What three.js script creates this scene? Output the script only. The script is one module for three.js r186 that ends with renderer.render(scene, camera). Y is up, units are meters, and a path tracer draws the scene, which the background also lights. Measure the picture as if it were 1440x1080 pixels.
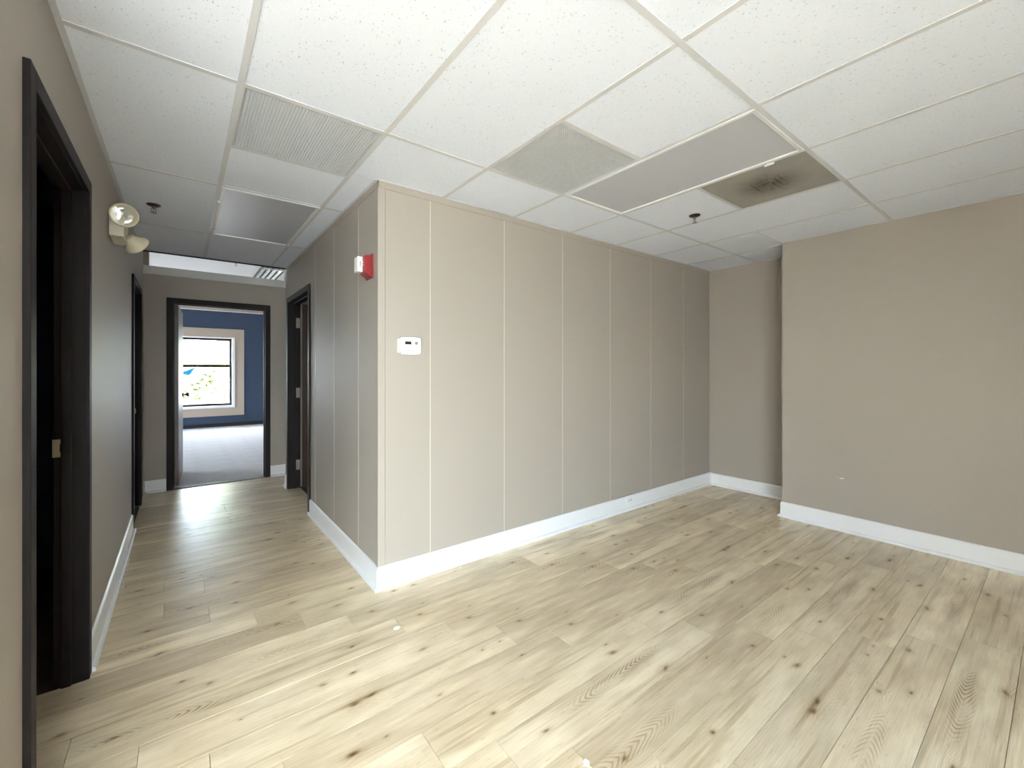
import * as THREE from 'three';
import { RoundedBoxGeometry } from 'three/addons/geometries/RoundedBoxGeometry.js';
import { mergeGeometries } from 'three/addons/utils/BufferGeometryUtils.js';

// ---------------------------------------------------------------- camera, sky, sun, exposure
// The plan is written in metres as X (to the right along the panelled wall), Y (up) and D (down the corridor); z = -D.
const scene = new THREE.Scene();
const EYE = 1.3615, H = 2.531, FAR_H = 2.92;
const camera = new THREE.PerspectiveCamera(2 * Math.atan(540 / 602.03) * 180 / Math.PI, 4 / 3, 0.05, 200);
camera.position.set(0, EYE, 0);
camera.rotation.y = -37.618 * Math.PI / 180;
camera.setViewOffset(1440, 1080, 0, 20.4, 1440, 1080);
scene.add(camera);

const renderer = new THREE.WebGLRenderer({ antialias: true });
renderer.toneMapping = THREE.LinearToneMapping;
renderer.toneMappingExposure = 35;
renderer.shadowMap.enabled = true;
renderer.shadowMap.type = THREE.PCFSoftShadowMap;

const sun = new THREE.DirectionalLight(0xfff6ea, 4.5);
sun.position.set(26, 30, 3);
sun.target.position.set(0, 0, -5);
sun.castShadow = true;
Object.assign(sun.shadow.camera, { left: -30, right: 30, top: 30, bottom: -30, near: 1, far: 120 });
sun.shadow.mapSize.set(2048, 2048);
scene.add(sun, sun.target);

// ---------------------------------------------------------------- seeded noise
let seed = 20417;
const rnd = () => { seed = (seed * 1664525 + 1013904223) >>> 0; return seed / 4294967296; };
const rr = (a, b) => a + (b - a) * rnd();
const hash = (x, y) => { let h = Math.imul(x, 374761393) + Math.imul(y, 668265263) | 0; h = Math.imul(h ^ (h >>> 13), 1274126177); return ((h ^ (h >>> 16)) >>> 0) / 4294967296; };
function vn(x, y) {
  const xi = Math.floor(x), yi = Math.floor(y), fx = x - xi, fy = y - yi;
  const u = fx * fx * (3 - 2 * fx), v = fy * fy * (3 - 2 * fy);
  const a = hash(xi, yi), b = hash(xi + 1, yi), c = hash(xi, yi + 1), d = hash(xi + 1, yi + 1);
  return a + (b - a) * u + (c - a) * v + (a - b - c + d) * u * v;
}
const fbm = (x, y, n = 3) => { let s = 0, a = 0.5, t = 0; for (let i = 0; i < n; i++) { s += a * vn(x, y); t += a; x = x * 2.03 + 17.1; y = y * 2.03 + 9.7; a *= 0.5; } return s / t; };
const sst = (a, b, x) => { const t = Math.min(1, Math.max(0, (x - a) / (b - a))); return t * t * (3 - 2 * t); };

{ // sky: blue with soft white clouds, one law all round
  const w = 1024, h = 512, data = new Float32Array(w * h * 4);
  for (let j = 0; j < h; j++) for (let i = 0; i < w; i++) {
    const el = ((j + 0.5) / h - 0.5) * Math.PI, az = (i + 0.5) / w * 2 * Math.PI, e = Math.max(0, Math.sin(el));
    const k = Math.pow(1 - e, 3);
    let r = 0.22 + 0.46 * k, g = 0.42 + 0.36 * k, b = 0.76 + 0.10 * k;
    const c = sst(0.34, 0.58, fbm(Math.cos(az) * 3.1 / (0.35 + e) + 40, Math.sin(az) * 3.1 / (0.35 + e) + 40, 5)) * sst(0, 0.06, el);
    r += (1.13 - r) * c * 0.9; g += (1.11 - g) * c * 0.9; b += (1.08 - b) * c * 0.9;
    data.set([r, g, b, 1], (j * w + i) * 4);
  }
  const t = new THREE.DataTexture(data, w, h, THREE.RGBAFormat, THREE.FloatType);
  t.mapping = THREE.EquirectangularReflectionMapping; t.magFilter = t.minFilter = THREE.LinearFilter; t.needsUpdate = true;
  scene.background = t; scene.backgroundIntensity = 1;
}

// ---------------------------------------------------------------- textures
function tex(w, h, fn, srgb = true) {           // fn(x, y) -> [r, g, b] 0..255
  const d = new Uint8Array(w * h * 4);
  for (let y = 0; y < h; y++) for (let x = 0; x < w; x++) { const c = fn(x, y), o = (y * w + x) * 4; d[o] = c[0]; d[o + 1] = c[1]; d[o + 2] = c[2]; d[o + 3] = 255; }
  return finish(new THREE.DataTexture(d, w, h), srgb);
}
function finish(t, srgb) {
  t.wrapS = t.wrapT = THREE.RepeatWrapping; t.magFilter = THREE.LinearFilter; t.minFilter = THREE.LinearMipmapLinearFilter; t.generateMipmaps = true;
  if (srgb) t.colorSpace = THREE.SRGBColorSpace;
  t.needsUpdate = true; return t;
}
const rep = (t, sx, sy) => { const c = t.clone(); c.repeat.set(sx, sy); c.needsUpdate = true; return c; };
const clamp255 = (v) => Math.max(0, Math.min(255, v));

// floor boards: an atlas of oak boards with straight grain, knots and cathedral figure
const PL = 1.243, PW = 0.192, NV = 12, AW = 1536, AH = 160;
function makePlankAtlas() {
  const d = new Uint8Array(AW * AH * NV * 4);
  for (let k = 0; k < NV; k++) {
    const knots = [], nk = 2 + Math.floor(rnd() * 3);
    for (let i = 0; i < nk; i++) knots.push([rr(0.06, PL - 0.06), rr(0.025, PW - 0.025), rr(0.005, 0.019), rr(0.45, 1.0), rr(-0.9, 0.9), rr(0.25, 1.1), rr(2.2, 7)]);
    const cen = rr(-0.02, PW + 0.02), figured = [1, 0.05, 0.1, 0.5, 0.05, 0.9, 0.1, 0.05, 0.55, 0.1, 0.3, 0.05][k], tone = rr(-10, 8), ox = k * 37.3;
    const swirl = [rr(0.35, 0.9), rr(0.05, 0.14), rnd() < 0.5 ? 1 : -1];
    for (let y = 0; y < AH; y++) for (let x = 0; x < AW; x++) {
      const u = (x + 0.5) / AW * PL, v = (y + 0.5) / AH * PW;
      let dark = 0, halo = 0, bend = 0, near = 0;
      for (const [ku, kv, s, str, sl, bd, el] of knots) {
        const du = u - ku, dv = v - kv - du * sl * 0.12 - 0.008 * (vn(u * 30 + ox, v * 60) - 0.5);
        if (Math.abs(du) > 0.3) continue;
        const q2 = (du * du) / (s * s * el) + (dv * dv) / (s * s);
        bend += 0.02 * bd * Math.exp(-((du * du) / 0.0042 + (dv * dv) / 0.0009));
        near += bd * Math.exp(-((du * du) / 0.018 + (dv * dv) / 0.0016));
        dark += str * Math.exp(-q2 * 4.5); halo += str * Math.exp(-q2 * 0.7) * (0.55 + 0.45 * vn(u * 40 + ox, v * 120));
      }
      const vw = v + 0.014 * (vn(u * 2.1 + ox, v * 9) - 0.5) + 0.006 * (vn(u * 9 + ox, v * 22) - 0.5);
      const rad = Math.abs(vw - cen) + 0.03 * vn(u * 1.3 + ox, 3.1 + k) + bend;
      let ring = 0.5 + 0.5 * Math.sin(rad * 2 * Math.PI / 0.0078 + 5 * fbm(u * 2.4 + ox, v * 16, 2));
      ring = Math.pow(ring, 3) * (0.25 + 0.75 * vn(u * 7 + ox, v * 40));
      const vc = swirl[1] + 0.018 * (vn(u * 3.1 + ox, 8.3) - 0.5), ua = (u - swirl[0]) * swirl[2], hw = 0.020 + 0.022 * vn(u * 4 + ox, 1.7);
      const dvc = v - vc, taper = sst(-0.20, 0.05, ua) * sst(0.62, 0.25, ua);
      const F = ua - 7.5 * Math.pow(Math.abs(dvc) + 0.0004, 1.35) * (0.7 + 0.6 * vn(u * 4 + ox, 4.4)) + 0.02 * fbm(u * 10 + ox, v * 30, 2);
      const arc = Math.pow(0.5 + 0.5 * Math.sin(F * 2 * Math.PI / 0.034 + 9 * fbm(u * 4.5 + ox, 2.2, 2)), 3.2) * (0.1 + 0.9 * sst(0.2, 0.75, vn(u * 11 + ox, v * 55)));
      const arcMask = figured * taper * sst(0.30, 0.62, vn(u * 5.3 + ox, 6.6) + 0.18) * sst(1.35, 0.5, Math.abs(dvc) / hw);
      const mask = Math.min(1, 0.10 * sst(0.4, 0.8, fbm(u * 2.2 + ox, v * 14, 2)) + 0.6 * Math.min(1, near) * (0.3 + 0.7 * figured));
      const fib = (vn(u * 9 + ox, v * 520) - 0.5) * 15 + (vn(u * 22 + ox, v * 800 + 7) - 0.5) * 9;
      const streak = sst(0.56, 0.86, fbm(u * 1.6 + ox, v * 44 + 5, 3)) * 30;
      const blot = (fbm(u * 4 + ox, v * 16 + 11, 3) - 0.5) * 58;
      const fleck = sst(0.80, 0.95, vn(u * 26 + ox, v * 300)) * 13;
      const lum = tone + fib + blot - streak - fleck - ring * mask * 80 - arc * arcMask * 82 - arcMask * 10 - halo * 38 - dark * 104;
      const warm = (ring * mask + arc * arcMask) * 7 + halo * 8 + streak * 0.12;
      const o = (((k * AH) + y) * AW + x) * 4;
      d[o] = clamp255(234 + lum * 0.93 + warm * 0.3); d[o + 1] = clamp255(216 + lum * 0.99 - warm * 0.25); d[o + 2] = clamp255(184 + lum * 1.02 - warm * 0.7); d[o + 3] = 255;
    }
  }
  const t = finish(new THREE.DataTexture(d, AW, AH * NV), true);
  t.wrapS = t.wrapT = THREE.ClampToEdgeWrapping; return t;
}
const plankAtlas = makePlankAtlas();

// mineral-fibre ceiling tile: short fissures and pinholes
const tileField = (() => {
  const w = 1024, h = 512, f = new Float32Array(w * h).fill(1);
  const dab = (cx, cy, len, wid, a, depth) => {
    const R = Math.ceil(len + 2), ca = Math.cos(a), sa = Math.sin(a);
    for (let j = -R; j <= R; j++) for (let i = -R; i <= R; i++) {
      const p = (i * ca + j * sa) / len, q = (-i * sa + j * ca) / wid, e = Math.exp(-(p * p + q * q) * 1.6) * depth;
      const x = (cx + i + w) % w, y = (cy + j + h) % h; f[y * w + x] = Math.max(0, f[y * w + x] - e);
    }
  };
  for (let i = 0; i < 620; i++) dab(Math.floor(rnd() * w), Math.floor(rnd() * h), rr(1.6, 4.2), rr(0.8, 1.5), rr(-0.7, 0.7), rr(0.35, 0.95));
  for (let i = 0; i < 1300; i++) dab(Math.floor(rnd() * w), Math.floor(rnd() * h), 1.1, 1.0, 0, rr(0.15, 0.4));
  return { w, h, f };
})();
const tileColor = tex(1024, 512, (x, y) => { const p = tileField.f[y * 1024 + x], n = (vn(x * 0.3, y * 0.3) - 0.5) * 4; const v = 242 + n - (1 - p) * 78; return [v - 9, v - 4, v + 7]; });
const tileBump = tex(1024, 512, (x, y) => { const v = clamp255(tileField.f[y * 1024 + x] * 200 + vn(x * 0.45, y * 0.45) * 30 + vn(x * 0.11, y * 0.11) * 25); return [v, v, v]; }, false);
const paintBump = tex(512, 512, (x, y) => { const v = 60 + 110 * fbm(x * 0.125, y * 0.125, 3) + 40 * vn(x * 0.02, y * 0.02); return [v, v, v]; }, false);
const carpetTex = tex(512, 512, (x, y) => { const n = fbm(x * 0.5, y * 0.5, 2), m = vn(x / 64, y / 64); const v = 140 + 54 * n + 10 * m; return [v, v, v + 3]; });
const darkWoodTex = tex(512, 512, (x, y) => {
  const s = fbm(x * 0.10, y * 0.008, 4), f = vn(x * 0.7, y * 0.03);
  return [16 + 13 * s + 5 * f, 12 + 10 * s + 3 * f, 12 + 8 * s + 3 * f];
});
const doorWoodTex = tex(512, 512, (x, y) => {
  const s = fbm(x * 0.05 + 3 * vn(x * 0.01, y * 0.004), y * 0.006, 4), f = vn(x * 0.6, y * 0.025);
  return [44 + 36 * s + 10 * f, 29 + 23 * s + 6 * f, 21 + 14 * s + 4 * f];
});
const prismBump = tex(64, 64, (x, y) => { const v = 127 + 60 * Math.sin(x / 64 * 2 * Math.PI) * Math.sin(y / 64 * 2 * Math.PI); return [v, v, v]; }, false);
// dust fanned out over the supply diffuser
const dirtTex = tex(512, 512, (x, y) => {
  const u = x / 511 - 0.5, v = y / 511 - 0.5, r = Math.hypot(u, v), a = Math.atan2(v, u);
  const ray = fbm(a * 5 + 20, r * 4, 3), d = sst(0.42, 0.06, r) * (0.35 + 0.9 * ray) + 0.14 * fbm(x * 0.02, y * 0.02, 3);
  const k = Math.min(1, d), clean = sst(0.55, 0.75, ray) * sst(0.08, 0.16, r) * sst(0.34, 0.2, r);
  return [166 - 66 * k + 22 * clean, 163 - 68 * k + 23 * clean, 156 - 70 * k + 23 * clean];
});

// ---------------------------------------------------------------- materials
const std = (r, g, b, rough = 0.7, o = {}) => new THREE.MeshStandardMaterial({ color: new THREE.Color().setRGB(r, g, b), roughness: rough, ...o });
const M = {
  paint: std(0.394, 0.349, 0.293, 0.55, { bumpMap: rep(paintBump, 1.6, 1.6), bumpScale: 0.0006 }),
  seam: std(0.56, 0.51, 0.44, 0.5),
  trim: std(0.82, 0.82, 0.82, 0.35),
  strip: std(0.62, 0.62, 0.60, 0.5),
  tile: new THREE.MeshStandardMaterial({ map: tileColor, bumpMap: tileBump, bumpScale: 0.0016, roughness: 0.95 }),
  tee: std(0.64, 0.64, 0.66, 0.45),
  whiteMetal: std(0.76, 0.76, 0.76, 0.4),
  farCeiling: std(0.8, 0.79, 0.77, 0.9),
  dark: new THREE.MeshPhysicalMaterial({ map: darkWoodTex, roughness: 0.55, specularIntensity: 0.45 }),
  doorWood: new THREE.MeshStandardMaterial({ map: doorWoodTex, roughness: 0.35 }),
  subfloor: std(0.10, 0.08, 0.06, 0.9),
  plank: [[1, 1, 1], [0.93, 0.93, 0.92], [0.87, 0.86, 0.85]].map(([r, g, b]) => new THREE.MeshStandardMaterial({ color: new THREE.Color().setRGB(r, g, b), map: plankAtlas, roughness: 0.30 })),
  navy: std(0.030, 0.052, 0.098, 0.6, { bumpMap: rep(paintBump, 1.6, 1.6), bumpScale: 0.0006 }),
  beige: std(0.42, 0.355, 0.285, 0.5),
  carpet: new THREE.MeshStandardMaterial({ map: rep(carpetTex, 2.5, 2.5), bumpMap: rep(carpetTex, 2.5, 2.5), bumpScale: 0.003, roughness: 1 }),
  concrete: std(0.255, 0.25, 0.24, 0.9),
  black: std(0.012, 0.011, 0.010, 0.6),
  nickel: std(0.30, 0.26, 0.22, 0.5, { metalness: 0.7 }),
  bronze: std(0.10, 0.085, 0.065, 0.35, { metalness: 1 }),
  brass: std(0.62, 0.52, 0.36, 0.35, { metalness: 1 }),
  steel: std(0.32, 0.31, 0.29, 0.4, { metalness: 1 }),
  lens: std(0.57, 0.58, 0.63, 0.27, { bumpMap: rep(prismBump, 60, 60), bumpScale: 0.0004 }),
  grille: std(0.60, 0.60, 0.61, 0.5),
  plenum: std(0.30, 0.30, 0.30, 0.9),
  dirt: new THREE.MeshStandardMaterial({ map: dirtTex, roughness: 0.85 }),
  cream: std(0.74, 0.66, 0.48, 0.45),
  creamLight: std(0.72, 0.66, 0.55, 0.45),
  chrome: std(0.90, 0.90, 0.88, 0.12, { metalness: 1 }),
  red: std(0.27, 0.020, 0.022, 0.4),
  white: std(0.86, 0.86, 0.83, 0.35),
  ivory: std(0.80, 0.74, 0.62, 0.4),
  lcd: std(0.03, 0.032, 0.02, 0.2),
  grey: std(0.22, 0.23, 0.23, 0.4),
  plastic: std(0.80, 0.80, 0.79, 0.35),
  glass: new THREE.MeshPhysicalMaterial({ color: new THREE.Color().setRGB(0.92, 0.95, 0.95), transmission: 1, thickness: 0, roughness: 0.02, ior: 1.5 }),
  tinted: new THREE.MeshPhysicalMaterial({ color: new THREE.Color().setRGB(0.86, 0.88, 0.89), transmission: 1, thickness: 0, roughness: 0.02, ior: 1.5 }),
  lensGlass: new THREE.MeshPhysicalMaterial({ color: 0xffffff, transmission: 1, thickness: 0, roughness: 0.08, ior: 1.5 }),
  sash: std(0.020, 0.011, 0.007, 0.5),
  aluminium: std(0.10, 0.10, 0.10, 0.4, { metalness: 0.6 }),
  leaf: std(0.50, 0.58, 0.30, 0.7),
  bark: std(0.16, 0.12, 0.09, 0.9),
  sailBlue: new THREE.MeshPhysicalMaterial({ color: new THREE.Color().setRGB(0.0006, 0.013, 0.026), roughness: 1, specularIntensity: 0 }),
  grass: std(0.22, 0.30, 0.10, 1),
};

// ---------------------------------------------------------------- helpers
const used = {};
const numbered = (n) => { const k = used[n] = (used[n] ?? -1) + 1; return k ? `${n}_${String(k).padStart(3, '0')}` : n; };
function mesh(name, geo, mat, parent = scene) {
  const m = new THREE.Mesh(Array.isArray(geo) ? join(geo) : geo, mat);
  m.name = parent === scene ? numbered(name) : name; m.castShadow = m.receiveShadow = true;
  if (parent !== scene) { // parts of one thing may share a stem
    const n = parent.children.filter((c) => c.name.replace(/_\d{3}$/, '') === name).length; if (n) m.name = `${name}_${String(n).padStart(3, '0')}`;
  }
  parent.add(m); return m;
}
const join = (gs) => mergeGeometries(gs.map((g) => (g.index ? g.toNonIndexed() : g)));
function struct(name, geo, mat) { const m = mesh(name, geo, mat); m.userData.kind = 'structure'; return m; }
function shell(name) { const g = new THREE.Group(); g.name = numbered(name); g.userData.kind = 'structure'; scene.add(g); return g; }
function thing(name, label, category, [x, y, d] = [0, 0, 0], group) {
  const g = new THREE.Group(); g.name = numbered(name); g.position.set(x, y, -d);
  g.userData = { label, category, ...(group ? { group } : {}) }; scene.add(g); return g;
}
function metric(g) { // uv in metres from position and normal
  if (g.index) g = g.toNonIndexed();
  const p = g.attributes.position, n = g.attributes.normal, uv = new Float32Array(p.count * 2);
  for (let i = 0; i < p.count; i++) {
    const ax = Math.abs(n.getX(i)), ay = Math.abs(n.getY(i)), az = Math.abs(n.getZ(i));
    if (ay > ax && ay > az) { uv[2 * i] = p.getX(i); uv[2 * i + 1] = p.getZ(i); } else if (ax > az) { uv[2 * i] = p.getZ(i); uv[2 * i + 1] = p.getY(i); } else { uv[2 * i] = p.getX(i); uv[2 * i + 1] = p.getY(i); }
  }
  g.setAttribute('uv', new THREE.BufferAttribute(uv, 2)); return g;
}
const bx = (x0, x1, y0, y1, d0, d1) => metric(new THREE.BoxGeometry(x1 - x0, y1 - y0, d1 - d0).translate((x0 + x1) / 2, (y0 + y1) / 2, -(d0 + d1) / 2));
const rbx = (x0, x1, y0, y1, d0, d1, r = 0.003, s = 1) => metric(new RoundedBoxGeometry(x1 - x0, y1 - y0, d1 - d0, s, r).translate((x0 + x1) / 2, (y0 + y1) / 2, -(d0 + d1) / 2));
const cyl = (r0, r1, h, n = 24) => metric(new THREE.CylinderGeometry(r0, r1, h, n));
const lathe = (pts, n = 32) => metric(new THREE.LatheGeometry(pts.map(([a, b]) => new THREE.Vector2(a, b)), n));
function slab(points, holes, t) { // upright slab from an outline
  const s = new THREE.Shape(points.map(([a, b]) => new THREE.Vector2(a, b)));
  for (const h of holes) s.holes.push(new THREE.Path(h.map(([a, b]) => new THREE.Vector2(a, b))));
  return new THREE.ExtrudeGeometry(s, { depth: t, bevelEnabled: false });
}
const rect = (a0, a1, b0, b1) => [[a0, b0], [a1, b0], [a1, b1], [a0, b1]];
const alongX = (pts, holes, d0, d1) => metric(slab(pts, holes, d1 - d0).translate(0, 0, -d1));                       // outline in (X, Y)
const alongD = (pts, holes, x0, x1) => metric(slab(pts, holes, x1 - x0).rotateY(Math.PI / 2).translate(x0, 0, 0));     // outline in (D, Y)
// baseboard: a profile swept along a straight wall; a, b are [X, D] on the wall face, m0 / m1 mitres (+1 outer, -1 inner)
const BASE = [[0, 0], [0.030, 0], [0.030, 0.010], [0.026, 0.018], [0.019, 0.021], [0.013, 0.022], [0.013, 0.124], [0.010, 0.133], [0.004, 0.138], [0, 0.138]];
function baseGeo(a, b, n, m0 = 0, m1 = 0, prof = BASE) {
  const L = Math.hypot(b[0] - a[0], b[1] - a[1]), t = [(b[0] - a[0]) / L, (b[1] - a[1]) / L], pos = [];
  const P = (s, o, y) => [a[0] + t[0] * s + n[0] * o, y, -(a[1] + t[1] * s + n[1] * o)];
  const flip = (t[0] * n[1] - t[1] * n[0]) > 0;
  const tri = (p, q, r) => pos.push(...p, ...(flip ? [...r, ...q] : [...q, ...r]));
  for (let i = 0; i < prof.length; i++) {
    const [o0, y0] = prof[i], [o1, y1] = prof[(i + 1) % prof.length];
    const A = P(-m0 * o0, o0, y0), B = P(L + m1 * o0, o0, y0), C = P(L + m1 * o1, o1, y1), E = P(-m0 * o1, o1, y1);
    tri(A, B, C); tri(A, C, E);
    if (i > 0 && i < prof.length - 1) {
      const [z0, w0] = prof[0];
      tri(P(-m0 * z0, z0, w0), A, E); tri(P(L + m1 * z0, z0, w0), C, B);
    }
  }
  const g = new THREE.BufferGeometry(); g.setAttribute('position', new THREE.Float32BufferAttribute(pos, 3)); g.computeVertexNormals(); return metric(g);
}
const baseboard = (name, ...a) => struct(name, baseGeo(...a), M.trim);

// ---------------------------------------------------------------- the setting
const LX = -0.3375, CX = 0.962, CD = 2.605, NX = 4.978, RX = 4.411, RD = 1.616, ED = 6.181, WT = 0.12;
const BACK = -1.6, LD = 1.32, FD = 12.3, TOP = 3.1;
const CEND = 5.52;

// outside ground, roof, subfloor
struct('ground', bx(-40, 40, -0.6, -0.16, -40, 50), M.concrete);
struct('slab', bx(-4.4, 5.3, -0.16, -0.012, BACK - 0.15, FD + 0.2), M.subfloor);
struct('roof', bx(-4.4, 5.3, FAR_H, TOP, BACK - 0.15, FD + 0.2), M.farCeiling);

// the door openings, clear: along D for the side walls, along X for the end wall
const HEAD = 2.115, HEAD1 = 2.140, WL = 0.095, D1 = [1.757, 2.622], D2 = [4.873, 5.66], D3 = [-0.083, 0.83], D4 = [4.418, 5.400];
const J = 0.02; // jamb thickness
const notch = ([a, b], hd = HEAD) => [[a - J, -0.012], [a - J, hd + J], [b + J, hd + J], [b + J, -0.012]];
{
  struct('wall_left', alongD([[LD, -0.012], ...notch(D1, HEAD1), ...notch(D2), [ED + WT, -0.012], [ED + WT, FAR_H], [LD, FAR_H]], [], LX - WL, LX), M.paint);
  struct('wall_end', alongX([[LX, -0.012], ...notch(D3), [1.062, -0.012], [1.062, 2.414], [-0.290, 2.414], [-0.290, FAR_H], [LX, FAR_H]], [], ED, ED + WT), M.paint);
  struct('trim_1', rbx(LX, 1.062, 2.414, 2.506, ED - 0.018, ED + WT + 0.02, 0.004), M.strip);
  struct('wall_nook', bx(NX, NX + WT, -0.012, FAR_H, RD, CD + WT), M.paint);
  const wr = shell('wall_right'); mesh('wall_block', bx(RX, NX + WT, -0.012, FAR_H, BACK, RD), M.paint, wr);
  // a small scrape through the paint
  const sc = [[1.158, 0.4405, 0.018], [1.172, 0.4375, 0.012], [1.195, 0.445, 0.01]].map(([d, y, l]) => rbx(RX - 0.0012, RX + 0.001, y, y + 0.006, d - l / 2, d + l / 2, 0.001));
  mesh('scrape_mark', sc[0], M.trim, wr); mesh('scrape_mark', sc[1], M.trim, wr); mesh('scrape_mark', sc[2], M.seam, wr);
  // panelled corner block: sheets with seam battens
  const wp = shell('wall_panelled'); mesh('stud_wall', bx(CX + 0.008, NX, -0.012, FAR_H, CD + 0.007, CD + WT), M.paint, wp);
  const sx = [1.004, 1.316, 1.933, 2.546, 3.164, 3.80, 4.411, NX];
  for (let i = 0; i < sx.length - 1; i++) mesh('wall_panel', rbx(sx[i] + 0.002, sx[i + 1] - 0.002, 0, H, CD, CD + 0.008, 0.0015), M.paint, wp);
  for (let i = 1; i < sx.length - 1; i++) mesh('seam_strip', rbx(sx[i] - 0.004, sx[i] + 0.004, 0.13, H - 0.03, CD - 0.0015, CD + 0.003, 0.001), M.seam, wp);
  const ell = new THREE.Shape([[CX - 0.004, CD - 0.004], [1.003, CD - 0.004], [1.003, CD + 0.007], [CX + 0.007, CD + 0.007], [CX + 0.007, CD + 0.04], [CX - 0.004, CD + 0.04]].map(([x, d]) => new THREE.Vector2(x, d)));
  mesh('corner_trim', metric(new THREE.ExtrudeGeometry(ell, { depth: H, bevelEnabled: false }).rotateX(-Math.PI / 2)), M.paint, wp);
  mesh('top_trim', rbx(CX - 0.005, NX, H - 0.042, H + 0.004, CD - 0.005, CD + 0.004, 0.002), M.paint, wp);
  const ws = shell('wall_corridor');
  mesh('stud_wall', alongD([[CD + 0.01, -0.012], ...notch(D4), [5.56, -0.012], [5.56, FAR_H], [CD + 0.01, FAR_H]], [], CX + 0.007, CX + WT), M.paint, ws);
  const sd = [CD + 0.041, 2.982, 3.574, 4.184, D4[0] - J];
  for (let i = 0; i < sd.length - 1; i++) mesh('wall_panel', rbx(CX, CX + 0.008, 0, H, sd[i] + 0.002, sd[i + 1] - 0.002, 0.0015), M.paint, ws);
  mesh('wall_panel', rbx(CX, CX + 0.008, HEAD + J, H, D4[0] - J + 0.002, D4[1] + J - 0.002, 0.0015), M.paint, ws);
  mesh('wall_panel', rbx(CX, CX + 0.008, 0, H, D4[1] + J + 0.002, 5.56, 0.0015), M.paint, ws);
  for (let i = 1; i < sd.length - 1; i++) mesh('seam_strip', rbx(CX - 0.0015, CX + 0.003, 0.13, H - 0.03, sd[i] - 0.004, sd[i] + 0.004, 0.001), M.seam, ws);
  mesh('top_trim', rbx(CX - 0.005, CX + 0.004, H - 0.042, H + 0.004, CD - 0.005, 5.56, 0.002), M.paint, ws);
  struct('wall_jog', bx(1.062, 1.062 + WT, -0.012, FAR_H, 5.50, ED + WT), M.paint);
  // hidden sides that close the building
  struct('wall_back', alongX([[-4.4, -0.16], [5.3, -0.16], [5.3, TOP], [-4.4, TOP]], [rect(-3.1, 0.1, 0.08, 2.45)], BACK - WT, BACK), M.paint);
  struct('wall_store', bx(-2.6, -2.5, -0.012, FAR_H, LD + WT, 4.4), M.navy);
  struct('wall_left_return', bx(-4.28, LX - WL, -0.012, FAR_H, LD, LD + WT), M.paint);
  struct('wall_left_far', bx(-3.52, -3.4, -0.012, FAR_H, BACK, LD), M.paint);
  struct('wall_store_far', bx(-2.6, LX - WL, -0.012, FAR_H, 4.3, 4.4), M.navy);
  struct('ceiling_store', bx(-2.5, LX - WL, 2.45, 2.5, LD + WT, 4.3), M.navy);
  struct('wall_office_far', bx(CX + WT, NX + WT, -0.012, FAR_H, 5.60, 5.7), M.paint);
  struct('wall_outer_right', bx(NX + WT, NX + 2 * WT, -0.16, TOP, BACK, FD), M.paint);
  struct('wall_outer_left', alongD([[BACK, -0.16], [FD, -0.16], [FD, TOP], [BACK, TOP]], [rect(9.2, 11.4, 0.6, 2.4)], -4.4, -4.28), M.navy);
  struct('wall_far_partition', bx(-4.28, LX - WL, -0.012, FAR_H, ED, ED + WT), M.navy);
  struct('wall_far_partition_right', bx(1.182, NX + WT, -0.012, FAR_H, ED, ED + WT), M.navy);
}

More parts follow.
